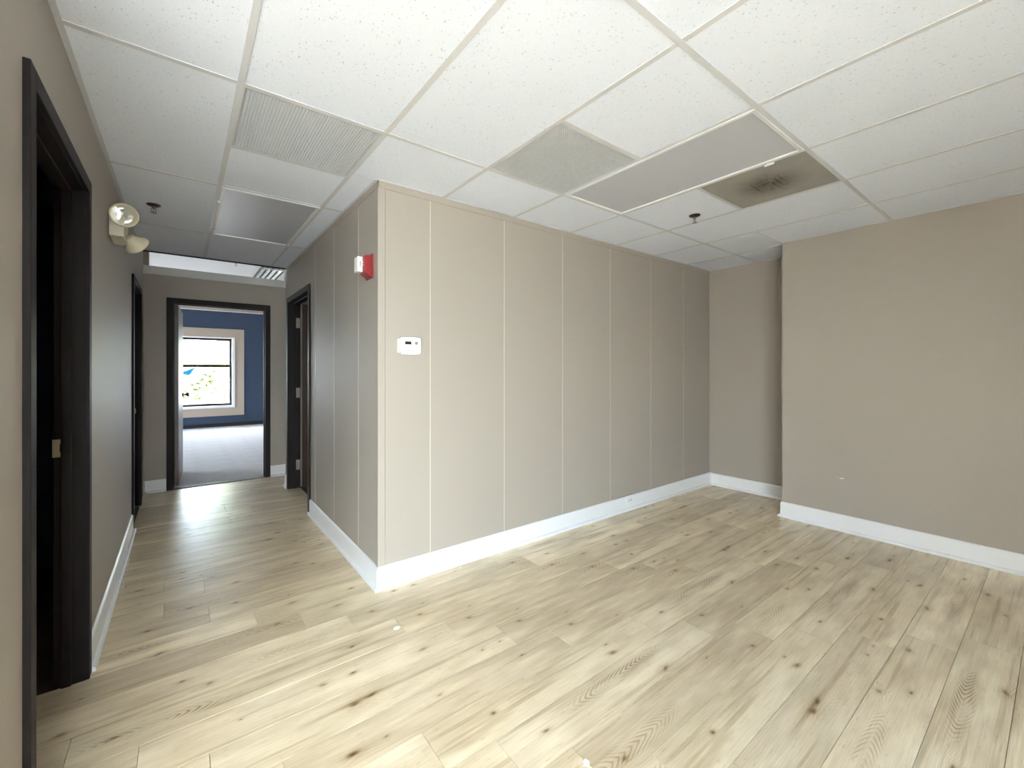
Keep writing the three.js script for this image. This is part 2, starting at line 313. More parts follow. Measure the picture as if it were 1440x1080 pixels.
// ---- floor boards
{
  const fl = shell('floor');
  const cache = {};
  function plankGeo(l, w, k, u0, flip) {
    const key = [l.toFixed(3), w.toFixed(3), k, u0.toFixed(3), flip].join();
    if (cache[key]) return cache[key];
    const b = 0.0010, g0 = 0.0008, T = 0.009, pos = [], uv = [];
    const U = (x) => { const t = (u0 + x) / PL; return flip ? 1 - t : t; };
    const V = (z) => { const t = Math.min(0.985, Math.max(0.015, z / PW)); return (k + (flip ? 1 - t : t)) / NV; };
    const quad = (...p) => { for (const i of [0, 1, 2, 0, 2, 3]) { pos.push(p[i][0], p[i][1], -p[i][2]); uv.push(U(p[i][0]), V(p[i][2])); } };
    const x0 = g0, x1 = l - g0, z0 = g0, z1 = w - g0;
    const t0 = [x0 + b, 0, z0 + b], t1 = [x1 - b, 0, z0 + b], t2 = [x1 - b, 0, z1 - b], t3 = [x0 + b, 0, z1 - b];
    const e0 = [x0, -b * 0.8, z0], e1 = [x1, -b * 0.8, z0], e2 = [x1, -b * 0.8, z1], e3 = [x0, -b * 0.8, z1];
    const f0 = [x0, -T, z0], f1 = [x1, -T, z0], f2 = [x1, -T, z1], f3 = [x0, -T, z1];
    quad(t0, t1, t2, t3);
    quad(e0, e1, t1, t0); quad(e1, e2, t2, t1); quad(e2, e3, t3, t2); quad(e3, e0, t0, t3);
    quad(f0, f1, e1, e0); quad(f1, f2, e2, e1); quad(f2, f3, e3, e2); quad(f3, f0, e0, e3);
    const g = new THREE.BufferGeometry();
    g.setAttribute('position', new THREE.Float32BufferAttribute(pos, 3)); g.setAttribute('uv', new THREE.Float32BufferAttribute(uv, 2)); g.computeVertexNormals();
    return cache[key] = g;
  }
  let last = -1;
  const rowFrom = Math.floor((BACK - 0.9) / PW) + 1, rowTo = 27;
  for (let r = rowFrom; r <= rowTo; r++) {
    const d0 = 0.9 + r * PW, d1 = Math.min(d0 + PW, ED + 0.005), mid = (d0 + d1) / 2;
    const inDoor1 = d1 > D1[0] + 0.02 && d0 < D1[1] - 0.02, inDoor4 = d1 > D4[0] + 0.02 && d0 < D4[1] - 0.02;
    const xa = mid < LD ? -3.398 : inDoor1 ? LX - 0.45 : LX + 0.002, xb = mid > CD ? (inDoor4 ? CX + WT : (mid > 5.6 ? 1.06 : CX - 0.002)) : (mid > RD ? NX - 0.002 : RX - 0.002);
    let butt = r <= 2 ? 0.712 + (2 - r) * 0.2 : 1.52 - (r - 3) * 0.2;
    if (r >= 12) butt += 0.39 * Math.floor((r - 8) / 4);
    let x = butt - Math.ceil((butt - xa) / PL) * PL;
    for (; x < xb - 0.01; x += PL) {
      const a = Math.max(x, xa), b = Math.min(x + PL, xb); if (b - a < 0.015) continue;
      let k; do { k = Math.floor(rnd() * NV); } while (k === last); last = k;
      const m = mesh('plank', plankGeo(b - a, d1 - d0, k, a - x, rnd() < 0.5), M.plank[Math.floor(rnd() * 2.6)], fl);
      m.position.set(a, rr(-0.0004, 0), -d0);
    }
  }
  struct('threshold', rbx(D3[0] - J, D3[1] + J, -0.012, 0.006, ED - 0.004, ED + WT, 0.003), M.black);
  struct('floor_carpet', bx(-4.28, NX + WT, -0.012, 0.004, ED + WT, FD), M.carpet);
}

// ---- baseboards
baseboard('baseboard_panelled', [CX, CD], [NX, CD], [0, -1], 1, -1);
baseboard('baseboard_corridor', [CX, D4[0] - 0.056], [CX, CD], [-1, 0], 0, 1);
baseboard('baseboard_corridor_end', [CX, 5.56], [CX, D4[1] + 0.058], [-1, 0], 1, 0);
baseboard('baseboard_nook', [NX, CD], [NX, RD], [-1, 0], -1, -1);
baseboard('baseboard_return', [NX, RD], [RX, RD], [0, 1], -1, 1);
baseboard('baseboard_right', [RX, RD], [RX, BACK], [-1, 0], 1, 0);
baseboard('baseboard_left_near', [LX, LD], [LX, D1[0] - 0.058], [1, 0], 1, 0);
baseboard('baseboard_left_return', [-3.4, LD], [LX, LD], [0, -1], -1, 1);
baseboard('baseboard_left', [LX, D1[1] + 0.058], [LX, D2[0] - 0.058], [1, 0], 0, 0);
baseboard('baseboard_end_left', [LX, ED], [D3[0] - 0.058, ED], [0, -1], -1, 0);
baseboard('baseboard_end_right', [D3[1] + 0.058, ED], [1.062, ED], [0, -1], 0, -1);

// ---- doors: casings, jambs, leaves
// frame for an opening; place(a0, a1, y0, y1, o0, o1) maps along-wall, up, out-of-wall to a box
function frame(root, [a, b], place, stop = true, HD = HEAD, T = WT) {
  const c = 0.057, y = 0.002;
  mesh('casing', place(a - c, a, y, HD + c, -0.002, 0.016), M.dark, root);
  mesh('casing', place(b, b + c, y, HD + c, -0.002, 0.016), M.dark, root);
  mesh('head_casing', place(a, b, HD, HD + c, -0.002, 0.016), M.dark, root);
  mesh('jamb', place(a - J + 0.001, a + 0.001, y, HD, -T, 0.002), M.dark, root);
  mesh('jamb', place(b - 0.001, b + J - 0.001, y, HD, -T, 0.002), M.dark, root);
  mesh('head_jamb', place(a - J + 0.001, b + J - 0.001, HD - 0.001, HD + J - 0.001, -T, 0.002), M.dark, root);
  if (stop) {
    mesh('door_stop', place(a, a + 0.011, y, HD - 0.001, -0.072, -0.040), M.dark, root);
    mesh('door_stop', place(b - 0.011, b, y, HD - 0.001, -0.072, -0.040), M.dark, root);
    mesh('door_stop', place(a + 0.011, b - 0.011, HD - 0.012, HD - 0.001, -0.072, -0.040), M.dark, root);
  }
}
const onLeft = (a0, a1, y0, y1, o0, o1) => rbx(LX + o0, LX + o1, y0, y1, a0, a1, 0.0025);
const onEnd = (a0, a1, y0, y1, o0, o1) => rbx(a0, a1, y0, y1, ED - o1, ED - o0, 0.0025);
const onCorr = (a0, a1, y0, y1, o0, o1) => rbx(CX - o1, CX - o0, y0, y1, a0, a1, 0.0025);
function knob(root, x, y, d, nx, nd, mat = M.bronze) { // rose, neck and ball, pointing along (nx, nd)
  const g = new THREE.Group(); g.name = 'handle'; g.position.set(x, y, -d); g.rotation.y = Math.atan2(nx, -nd); root.add(g);
  mesh('rose', lathe([[0, 0], [0.031, 0], [0.031, 0.004], [0.024, 0.009], [0, 0.009]]).rotateX(Math.PI / 2), mat, g);
  mesh('knob', lathe([[0, 0.006], [0.0105, 0.006], [0.0095, 0.03], [0.014, 0.034], [0.0245, 0.041], [0.028, 0.052], [0.025, 0.063], [0.014, 0.069], [0, 0.070]]).rotateX(Math.PI / 2), mat, g);
}
{ // door_1: open doorway in the left wall, strike plate in its jamb
  const r = shell('door_1'); frame(r, D1, onLeft, true, HEAD1, WL);
  const d = D1[1] - 0.0012, s = new THREE.Shape(rect(-0.435, -0.379, 0.988, 1.064).map(([x, y]) => new THREE.Vector2(x, y)));
  s.holes.push(new THREE.Path(rect(-0.413, -0.390, 1.008, 1.044).map(([x, y]) => new THREE.Vector2(x, y))));
  mesh('strike_plate', metric(new THREE.ExtrudeGeometry(s, { depth: 0.0025, bevelEnabled: false }).translate(0, 0, -d)), M.brass, r);
  mesh('latch_hole', bx(-0.413, -0.390, 1.008, 1.044, d - 0.0004, d), M.black, r);
  for (const y of [0.998, 1.054]) mesh('screw', cyl(0.004, 0.004, 0.002, 12).rotateX(Math.PI / 2).translate(-0.402, y, -d + 0.003), M.bronze, r);
}
{ // door_2: closed dark door further along the left wall
  const r = shell('door_2'); frame(r, D2, onLeft, false, HEAD, WL);
  mesh('leaf', rbx(LX - 0.090, LX - 0.050, 0.008, HEAD - 0.004, D2[0] + 0.003, D2[1] - 0.003, 0.003), M.dark, r);
  knob(r, LX - 0.050, 1.0, D2[0] + 0.07, 1, 0);
}
{ // door_3: doorway at the corridor's end, its leaf swung into the far room
  const r = shell('door_3'); frame(r, D3, onEnd);
  const leaf = new THREE.Group(); leaf.name = 'leaf'; leaf.position.set(D3[0] + 0.006, 0, -(ED + WT + 0.006)); leaf.rotation.y = -0.047; r.add(leaf);
  mesh('door_panel', rbx(0.002, 0.044, 0.012, HEAD - 0.006, 0, 0.902, 0.003), M.doorWood, leaf);
  knob(leaf, 0.044, 1.03, 0.84, 1, 0);
  for (const y of [0.25, 1.08, 1.88]) mesh('hinge', join([cyl(0.007, 0.007, 0.11, 14).translate(D3[0] - 0.002, y, -(ED + WT + 0.004)), bx(D3[0] - 0.0005, D3[0] + 0.003, y - 0.055, y + 0.055, ED + 0.075, ED + WT)]), M.nickel, r);
}
{ // door_4: doorway in the corridor's panelled side, its leaf swung into the room
  const r = shell('door_4'); frame(r, D4, onCorr);
  const leaf = new THREE.Group(); leaf.name = 'leaf'; leaf.position.set(CX + WT + 0.012, 0, -(D4[1] - 0.004)); leaf.rotation.y = -0.02; r.add(leaf);
  mesh('door_panel', rbx(0, 0.90, 0.012, HEAD - 0.006, -0.046, -0.004, 0.003), M.doorWood, leaf);
  for (const y of [0.268, 1.094, 1.895]) mesh('hinge', join([rbx(1.030, 1.076, y - 0.057, y + 0.057, D4[1] - 0.0035, D4[1], 0.001), cyl(0.007, 0.007, 0.114, 14).translate(CX + WT + 0.006, y, -(D4[1] - 0.008))]), M.nickel, r);
}

// ---------------------------------------------------------------- ceiling: grid, tiles
const S = 0.6096, GX = (i) => 0.8006 + i * S, GD = (j) => 2.0636 + j * 2 * S, TW = 0.0245;
{
  const c = shell('ceiling');
  const tile = (x0, x1, d0, d1) => mesh('ceiling_tile', tileGeo(x0, x1, d0, d1), M.tile, c);
  function tileGeo(x0, x1, d0, d1) {
    const w = x1 - x0 - 0.008, l = d1 - d0 - 0.008, g = bx(-w / 2, w / 2, 0.0015, 0.016, -l / 2, l / 2);
    const p = g.attributes.position, uv = g.attributes.uv, ou = rnd(), ov = rnd();
    for (let i = 0; i < p.count; i++) uv.setXY(i, p.getZ(i) / 1.2192 + ou, p.getX(i) / 0.6096 + ov);
    return g.translate((x0 + x1) / 2, H, -(d0 + d1) / 2);
  }
  const runner = (a, b, d) => mesh('main_runner', join([rbx(a, b, H - 0.0015, H + 0.0015, d - TW / 2, d + TW / 2, 0.0007), bx(a, b, H + 0.001, H + 0.03, d - 0.002, d + 0.002)]), M.tee, c);
  const tee = (x, a, b) => mesh('cross_tee', join([rbx(x - TW / 2, x + TW / 2, H - 0.0012, H + 0.0015, a, b, 0.0007), bx(x - 0.002, x + 0.002, H + 0.001, H + 0.03, a, b)]), M.tee, c);
  const teeX = (x0, x1, d) => mesh('cross_tee', join([rbx(x0, x1, H - 0.0012, H + 0.0015, d - TW / 2, d + TW / 2, 0.0007), bx(x0, x1, H + 0.001, H + 0.03, d - 0.002, d + 0.002)]), M.tee, c);
  const h = TW / 2, xs = [LX]; for (let i = -1; i <= 6; i++) xs.push(GX(i)); xs.push(NX);
  const ds = [BACK, GD(-2), GD(-1), GD(0), CD];
  // runners over the room
  for (const j of [-1]) runner(-3.4, LX, GD(j));
  for (let i = -5; i <= -2; i++) { tee(GX(i), BACK, GD(-1) - h); tee(GX(i), GD(-1) + h, LD); }
  { const lx = [-3.4, GX(-5), GX(-4), GX(-3), GX(-2), LX]; for (let i = 0; i < 5; i++) { tile(lx[i], lx[i + 1], BACK, GD(-1)); tile(lx[i], lx[i + 1], GD(-1), LD); } }
  for (const j of [-2, -1]) runner(LX, RX, GD(j));
  runner(LX, NX, GD(0));
  for (let k = 0; k < ds.length - 1; k++) {
    const a = ds[k], b = ds[k + 1];
    for (let i = 0; i < xs.length - 1; i++) {
      const x0 = xs[i], x1 = xs[i + 1], lim = a >= RD ? NX : RX;
      if (i > 0 && (x0 < RX || a > RD)) { if (!(k === 3 && x0 < CX)) tee(x0, a + h, b - (k === 3 ? 0.002 : h)); }
      if (k === 3 && x0 < CX) continue;                                   // over the corridor, below
      if (i === 3 && k === 2) { teeX(x0 + h, x1 - h, a + S); tile(x0, x1, a, a + S); continue; }       // room grille
      if (i === 4 && k === 2) continue;                                                                // room light
      if (i === 5 && k === 2) { teeX(x0 + h, x1 - h, a + S); tile(x0, x1, a + S, b); continue; }       // diffuser
      if (x0 >= RX && k === 2) { tile(x0, x1, RD, b); continue; }
      if (x0 >= RX && k < 2) continue;
      if (x1 > RX && k === 2) { tile(x0, RX, a, RD); tile(x0, x1, RD, b); continue; }
      tile(x0, Math.min(x1, lim), a, b);
    }
  }
  tee(GX(6), RD, GD(0) - h);
  // over the corridor
  for (const j of [1, 2]) runner(LX, CX, GD(j));
  const cd = [GD(0), GD(1), GD(2), CEND];
  for (let k = 0; k < 3; k++) {
    tee(GX(-1), cd[k] + h, cd[k + 1] - h); tee(GX(0), cd[k] + h, cd[k + 1] - h);
    tile(LX, GX(-1), cd[k], cd[k + 1]);
    tile(GX(0), CX, k ? cd[k] : CD, cd[k + 1]);
  }
  tile(GX(0), GX(1), GD(0), CD);
  teeX(GX(-1) + h, GX(0) - h, GD(0) + S); tile(GX(-1), GX(0), GD(0) + S, GD(1)); tile(GX(-1), GX(0), GD(2), CEND);
  // wall angle round the edges
  const ang = (g) => mesh('wall_angle', g, M.tee, c);
  ang(bx(LX, LX + 0.02, H - 0.0015, H + 0.0015, LD, CEND)); ang(bx(RX - 0.02, RX, H - 0.0015, H + 0.0015, BACK, RD));
  ang(bx(CX, NX, H - 0.0015, H + 0.0015, CD - 0.02, CD)); ang(bx(NX - 0.02, NX, H - 0.0015, H + 0.0015, RD, CD)); ang(bx(CX - 0.02, CX, H - 0.0015, H + 0.0015, CD, CEND));
  mesh('edge_angle', rbx(LX, CX, H - 0.012, H + 0.03, CEND, CEND + 0.006, 0.002), M.black, c);
  mesh('fascia_board', bx(LX, 1.062, H + 0.02, FAR_H, CEND + 0.008, CEND + 0.03), M.farCeiling, c);
}

// ---------------------------------------------------------------- ceiling fixtures
function troffer(label, x0, x1, d0, d1, group) {
  const m = 0.012, t = thing('ceiling_light', label, 'light', [(x0 + x1) / 2, H, (d0 + d1) / 2], group), w = x1 - x0 - 2 * m, l = d1 - d0 - 2 * m;
  mesh('housing', join([bx(-w / 2, w / 2, 0.07, 0.08, -l / 2, l / 2), bx(-w / 2, -w / 2 + 0.004, 0.004, 0.07, -l / 2, l / 2), bx(w / 2 - 0.004, w / 2, 0.004, 0.07, -l / 2, l / 2), bx(-w / 2, w / 2, 0.004, 0.07, -l / 2, -l / 2 + 0.004), bx(-w / 2, w / 2, 0.004, 0.07, l / 2 - 0.004, l / 2)]), M.plenum, t);
  const f = 0.016; // lens door frame
  const s = new THREE.Shape(rect(-w / 2, w / 2, -l / 2, l / 2).map(([a, b]) => new THREE.Vector2(a, b)));
  s.holes.push(new THREE.Path(rect(-w / 2 + f, w / 2 - f, -l / 2 + f, l / 2 - f).map(([a, b]) => new THREE.Vector2(a, b))));
  mesh('lens_frame', metric(new THREE.ExtrudeGeometry(s, { depth: 0.008, bevelEnabled: true, bevelSize: 0.0015, bevelThickness: 0.0015, bevelSegments: 1 }).rotateX(-Math.PI / 2).translate(0, -0.005, 0)), M.whiteMetal, t);
  mesh('lens', bx(-w / 2 + f - 0.002, w / 2 - f + 0.002, 0.002, 0.005, -l / 2 + f - 0.002, l / 2 - f + 0.002), M.lens, t);
  return { t, w, l };
}
{
  const a = troffer('unlit ceiling light with a grey lens between the two halves of the main room ceiling, beside the stained diffuser', GX(2), GX(3), GD(-1), GD(0));
  a.t.userData.label = 'long unlit ceiling light with matte grey lens next to the stained diffuser';
  mesh('latch', join([rbx(a.w / 2 - 0.002, a.w / 2 + 0.022, -0.012, 0, -0.44, -0.415, 0.002), rbx(a.w / 2 + 0.004, a.w / 2 + 0.014, -0.018, -0.008, -0.452, -0.40, 0.003)]), M.plastic, a.t);
  mesh('latch', rbx(0.0, 0.014, -0.010, 0, a.l / 2 - 0.004, a.l / 2 + 0.010, 0.002), M.plastic, a.t);
  const b = troffer('unlit ceiling light with bluish sheen on its lens over the corridor', GX(-1), GX(0), GD(1), GD(2));
  for (const [x, d] of [[-1, -0.3], [-1, 0.45], [1, 0.57]]) mesh('latch', rbx(x * b.w / 2 - 0.008, x * b.w / 2 + 0.008, -0.014, 0, d - 0.012, d + 0.012, 0.002), M.plastic, b.t);
}
function eggcrate(label, x0, x1, d0, d1) {
  const m = 0.012, t = thing('return_air_grille', label, 'vent', [(x0 + x1) / 2, H, (d0 + d1) / 2], 'egg-crate return air grilles'), w = x1 - x0 - 2 * m, l = d1 - d0 - 2 * m;
  const blades = [], n = 44;
  for (let i = 1; i < n; i++) { const p = -w / 2 + w * i / n; blades.push(bx(p - 0.0011, p + 0.0011, 0.001, 0.013, -l / 2, l / 2)); }
  for (let i = 1; i < n; i++) { const p = -l / 2 + l * i / n; blades.push(bx(-w / 2, w / 2, 0.0015, 0.013, p - 0.0008, p + 0.0008)); }
  const cr = mesh('grille_cells', blades, M.grille, t); cr.userData.kind = 'stuff';
  const f = 0.006;
  mesh('grille_frame', join([bx(-w / 2 - 0.002, -w / 2 + f, -0.001, 0.014, -l / 2, l / 2), bx(w / 2 - f, w / 2 + 0.002, -0.001, 0.014, -l / 2, l / 2), bx(-w / 2, w / 2, -0.001, 0.014, -l / 2 - 0.002, -l / 2 + f), bx(-w / 2, w / 2, -0.001, 0.014, l / 2 - f, l / 2 + 0.002)]), M.grille, t);
  mesh('plenum_back', bx(-w / 2 - 0.002, w / 2 + 0.002, 0.026, 0.03, -l / 2 - 0.002, l / 2 + 0.002), M.plenum, t);
}
eggcrate('square egg-crate air grille in the corridor ceiling beside the corner wall', GX(-1), GX(0), GD(0), GD(0) + S);
eggcrate('square egg-crate air grille beside the long grey ceiling light', GX(1), GX(2), GD(-1) + S, GD(0));
{ // dusty supply diffuser: flat face round small stepped square cones
  const x0 = GX(3) + 0.012, x1 = GX(4) - 0.012, d0 = GD(-1) + 0.012, d1 = GD(-1) + S - 0.012, w = (x1 - x0) / 2;
  const t = thing('ceiling_air_diffuser', 'square air diffuser stained dark grey brown with dust around a small centre', 'vent', [(x0 + x1) / 2, H, (d0 + d1) / 2]);
  const sq = (o, i, y, th) => {
    const s = new THREE.Shape(rect(-o, o, -o, o).map(([a, b]) => new THREE.Vector2(a, b))); if (i) s.holes.push(new THREE.Path(rect(-i, i, -i, i).map(([a, b]) => new THREE.Vector2(a, b))));
    const g = new THREE.ExtrudeGeometry(s, { depth: th, bevelEnabled: true, bevelSize: 0.001, bevelThickness: 0.001, bevelSegments: 1 }).rotateX(-Math.PI / 2).translate(0, y, 0).toNonIndexed();
    const p = g.attributes.position, uv = new Float32Array(p.count * 2); for (let k = 0; k < p.count; k++) { uv[2 * k] = p.getX(k) / (2 * w) + 0.5; uv[2 * k + 1] = p.getZ(k) / (2 * w) + 0.5; }
    g.setAttribute('uv', new THREE.BufferAttribute(uv, 2)); return g;
  };
  mesh('face_plate', sq(w, 0.085, 0.001, 0.004), M.dirt, t);
  mesh('cone_ring', sq(0.078, 0.056, 0.004, 0.006), M.dirt, t);
  mesh('cone_ring', sq(0.050, 0.030, -0.003, 0.006), M.dirt, t);
  mesh('centre_plate', sq(0.024, 0, -0.007, 0.004), M.dirt, t);
  mesh('duct_collar', sq(0.1, 0, 0.014, 0.004), M.dirt, t);
}
function sprinkler(label, x, d, y = H) {
  const t = thing('sprinkler_head', label, 'sprinkler', [x, y, d], 'ceiling sprinkler heads');
  mesh('escutcheon', lathe([[0, 0.002], [0.041, 0.002], [0.041, -0.002], [0.034, -0.007], [0.020, -0.011], [0.013, -0.012], [0, -0.012]]), M.bronze, t);
  mesh('body', lathe([[0, -0.010], [0.011, -0.010], [0.012, -0.022], [0.008, -0.026], [0, -0.026]], 16), M.steel, t);
  for (const s of [-1, 1]) mesh('arm', new THREE.TubeGeometry(new THREE.CatmullRomCurve3([new THREE.Vector3(s * 0.009, -0.022, 0), new THREE.Vector3(s * 0.0135, -0.034, 0), new THREE.Vector3(s * 0.010, -0.046, 0), new THREE.Vector3(s * 0.002, -0.052, 0)]), 10, 0.0022, 6), M.steel, t);
  mesh('bulb', cyl(0.0022, 0.0022, 0.02, 8).translate(0, -0.036, 0), M.red, t);
  mesh('deflector', lathe([[0, -0.052], [0.006, -0.052], [0.019, -0.055], [0.019, -0.0565], [0, -0.0565]]), M.steel, t);
}
sprinkler('dark sprinkler head in the corridor ceiling beside the emergency light', -0.160, 3.965);
sprinkler('dark sprinkler head in the main room ceiling near the stained diffuser', 3.083, 1.728);
sprinkler('sprinkler head seen in the gap above the end doorway', 0.62, 7.35, FAR_H);

// far-room louvred light seen through the gap above the end wall
{
  const t = thing('louvred_light', 'narrow louvred ceiling light seen through the gap above the end wall', 'light', [1.10, FAR_H, 7.95]);
  const w = 0.15, l = 0.60;
  mesh('housing', join([bx(-w, w, -0.012, -0.002, -l, l), bx(-w - 0.004, -w, -0.05, -0.002, -l, l), bx(w, w + 0.004, -0.05, -0.002, -l, l)]), M.aluminium, t);
  for (let i = 0; i < 4; i++) { const x = -w + 0.0375 + i * 0.075; mesh('reflector', rbx(x - 0.020, x + 0.020, -0.04, -0.014, -l + 0.01, l - 0.01, 0.008), M.white, t); }
  for (let i = 0; i < 5; i++) { const d = -l + 0.05 + i * 0.275; mesh('louvre', bx(-w, w, -0.048, -0.014, d - 0.001, d + 0.001), M.chrome, t); }
}

// ---------------------------------------------------------------- things on the walls
{ // emergency light: cream box with two swivel lamp heads
  const t = thing('emergency_light', 'cream emergency light with two round lamp heads high on the corridor wall', 'light', [LX, 2.205, 3.50]);
  mesh('housing', rbx(0.001, 0.068, -0.065, 0.06, -0.12, 0.12, 0.006, 2), M.creamLight, t);
  function head(x, y, d, dir, up) {
    const g = new THREE.Group(); g.name = up ? 'lamp_head' : 'lamp_head_001'; g.position.set(x, y, -d);
    g.quaternion.setFromUnitVectors(new THREE.Vector3(0, 1, 0), new THREE.Vector3(dir[0], dir[1], -dir[2]).normalize()); t.add(g);
    mesh('bowl', lathe([[0.0, -0.060], [0.022, -0.060], [0.030, -0.052], [0.036, -0.036], [0.054, -0.012], [0.066, 0], [0.068, 0.014], [0.064, 0.018], [0.060, 0.016], [0.059, 0.010], [0.048, -0.006], [0.030, -0.03], [0, -0.044]], 40), M.cream, g);
    mesh('reflector', lathe([[0.059, 0.010], [0.050, -0.004], [0.034, -0.024], [0.012, -0.038], [0, -0.040]], 40), M.chrome, g);
    mesh('bulb', new THREE.SphereGeometry(0.013, 16, 12).translate(0, -0.016, 0), M.lensGlass, g);
    mesh('lens', lathe([[0, 0.016], [0.03, 0.0145], [0.0595, 0.010], [0.0595, 0.008], [0.03, 0.0125], [0, 0.014]], 40), M.lensGlass, g);
  }
  head(0.068, 0.058, -0.13, [0.14, -0.22, -1], true);
  head(0.108, -0.055, 0.085, [0.62, -0.55, 0.62], false);
  mesh('swivel', cyl(0.012, 0.012, 0.05, 14).rotateX(Math.PI / 2.6).translate(0.045, 0.045, 0.085), M.cream, t);
  mesh('swivel', cyl(0.013, 0.013, 0.06, 14).rotateZ(Math.PI / 2).translate(0.085, -0.035, -0.06), M.cream, t);
}
{ // fire alarm horn and strobe on the panelled corridor side
  const t = thing('fire_alarm', 'red fire alarm sounder with white strobe lens beside the wall corner', 'alarm', [CX, 2.018, 2.745]);
  mesh('mounting_box', rbx(-0.012, -0.001, -0.075, 0.078, -0.062, 0.062, 0.004, 2), M.red, t);
  const s = new THREE.Shape([[-0.012, -0.066], [-0.046, -0.042], [-0.052, -0.030], [-0.052, 0.056], [-0.046, 0.062], [-0.012, 0.066]].map(([a, b]) => new THREE.Vector2(a, b)));
  mesh('cover', metric(new THREE.ExtrudeGeometry(s, { depth: 0.096, bevelEnabled: true, bevelSize: 0.003, bevelThickness: 0.003, bevelSegments: 2 }).translate(0, 0, -0.05)), M.red, t);
  const lens = mesh('strobe_lens', rbx(-0.086, -0.050, -0.036, 0.060, -0.012, 0.055, 0.005, 2), M.white, t);
  const cv = document.createElement('canvas'); cv.width = 64; cv.height = 192; const c = cv.getContext('2d');
  c.fillStyle = '#ece4e6'; c.fillRect(0, 0, 64, 192); c.save(); c.translate(34, 96); c.rotate(-Math.PI / 2); c.fillStyle = '#75545c'; c.font = 'bold 44px sans-serif'; c.textAlign = 'center'; c.textBaseline = 'middle'; c.fillText('FIRE', 0, 0); c.restore();
  const ft = new THREE.CanvasTexture(cv); ft.colorSpace = THREE.SRGBColorSpace;
  mesh('lettering', new THREE.PlaneGeometry(0.024, 0.082).translate(-0.068, 0.012, 0.0124), new THREE.MeshStandardMaterial({ map: ft, roughness: 0.4 }), t);
  for (const y of [0.004, 0.022]) mesh('indicator', new THREE.SphereGeometry(0.004, 12, 8).translate(-0.054, y, 0.030), M.white, t);
}
{ // thermostat
  const t = thing('thermostat', 'white thermostat with small dark display on the panelled wall', 'thermostat', [1.160, 1.5135, CD]);
  mesh('wall_plate', rbx(-0.076, 0.05, -0.043, 0.044, -0.008, -0.0005, 0.002), M.ivory, t);
  const w = 0.066, h = 0.051, s = new THREE.Shape(); s.moveTo(-w, -h + 0.012);
  s.quadraticCurveTo(-w - 0.004, 0, -w, h - 0.012); s.quadraticCurveTo(-w, h, -w + 0.014, h); s.quadraticCurveTo(0, h + 0.004, w - 0.014, h); s.quadraticCurveTo(w, h, w, h - 0.012);
  s.quadraticCurveTo(w + 0.004, 0, w, -h + 0.012); s.quadraticCurveTo(w, -h, w - 0.014, -h); s.quadraticCurveTo(0, -h - 0.004, -w + 0.014, -h); s.quadraticCurveTo(-w, -h, -w, -h + 0.012);
  mesh('case', metric(new THREE.ExtrudeGeometry(s, { depth: 0.016, bevelEnabled: true, bevelSize: 0.004, bevelThickness: 0.004, bevelSegments: 3 }).translate(0.004, 0, 0.011)), M.white, t);
  const z = -0.0312;
  mesh('display', rbx(-0.036, 0.008, 0.008, 0.028, z, z + 0.003, 0.0008), M.lcd, t);
  mesh('dial', cyl(0.0105, 0.0105, 0.004, 24).rotateX(Math.PI / 2).translate(0.041, 0.018, 0.0325), M.grey, t);
  mesh('button', rbx(-0.016, 0.004, -0.012, -0.006, z - 0.0006, z + 0.002, 0.0006), M.ivory, t);
  for (let i = 0; i < 4; i++) mesh('printed_mark', rbx(-0.042 + i * 0.012, -0.034 + i * 0.012, -0.029, -0.0255, z - 0.0002, z + 0.001, 0.0001), M.grey, t);
  for (let i = 0; i < 2; i++) mesh('printed_mark', rbx(0.028 + i * 0.013, 0.036 + i * 0.013, -0.030, -0.026, z - 0.0002, z + 0.001, 0.0001), M.ivory, t);
}
{ // outlet let into the baseboard
  const t = thing('wall_outlet', 'small white power outlet set into the panelled wall baseboard', 'outlet', [3.432, 0.098, CD]);
  mesh('cover_plate', rbx(-0.060, 0.060, -0.046, 0.046, -0.021, -0.0128, 0.003, 2), M.trim, t);
  mesh('receptacle', rbx(-0.036, 0.036, -0.030, 0.030, -0.0228, -0.018, 0.002), M.plastic, t);
  for (const x of [-0.017, 0.017]) { mesh('socket', rbx(x - 0.010, x + 0.010, -0.016, 0.016, -0.0236, -0.02, 0.001), M.plastic, t); for (const k of [-0.004, 0.004]) mesh('slot', bx(x + k - 0.0016, x + k + 0.0016, -0.006, 0.008, -0.0241, -0.0215), M.black, t); }
}
// chips of paint on the floor
function chip(label, x, d, r) {
  const g = new THREE.CylinderGeometry(r, r * 1.15, 0.003, 7), p = g.attributes.position;
  for (let i = 0; i < p.count; i++) { const a = Math.atan2(p.getZ(i), p.getX(i)), k = 0.75 + 0.5 * hash(Math.round(a * 9) + Math.round(d * 50), 5); p.setX(i, p.getX(i) * k * 1.2); p.setZ(i, p.getZ(i) * k); }
  g.computeVertexNormals();
  const m = mesh('paint_chip', metric(g).translate(0, 0.0016, 0), M.white); m.position.set(x, 0, -d); Object.assign(m.userData, { label, category: 'debris' });
}
chip('oval white paint chip lying on the floor out from the wall corner', 0.895, 2.155, 0.013);
chip('white paint chip at a board end closest to the camera', 1.108, 1.018, 0.010);
chip('tiny white crumb close to the panelled wall baseboard', 1.512, 2.545, 0.006);

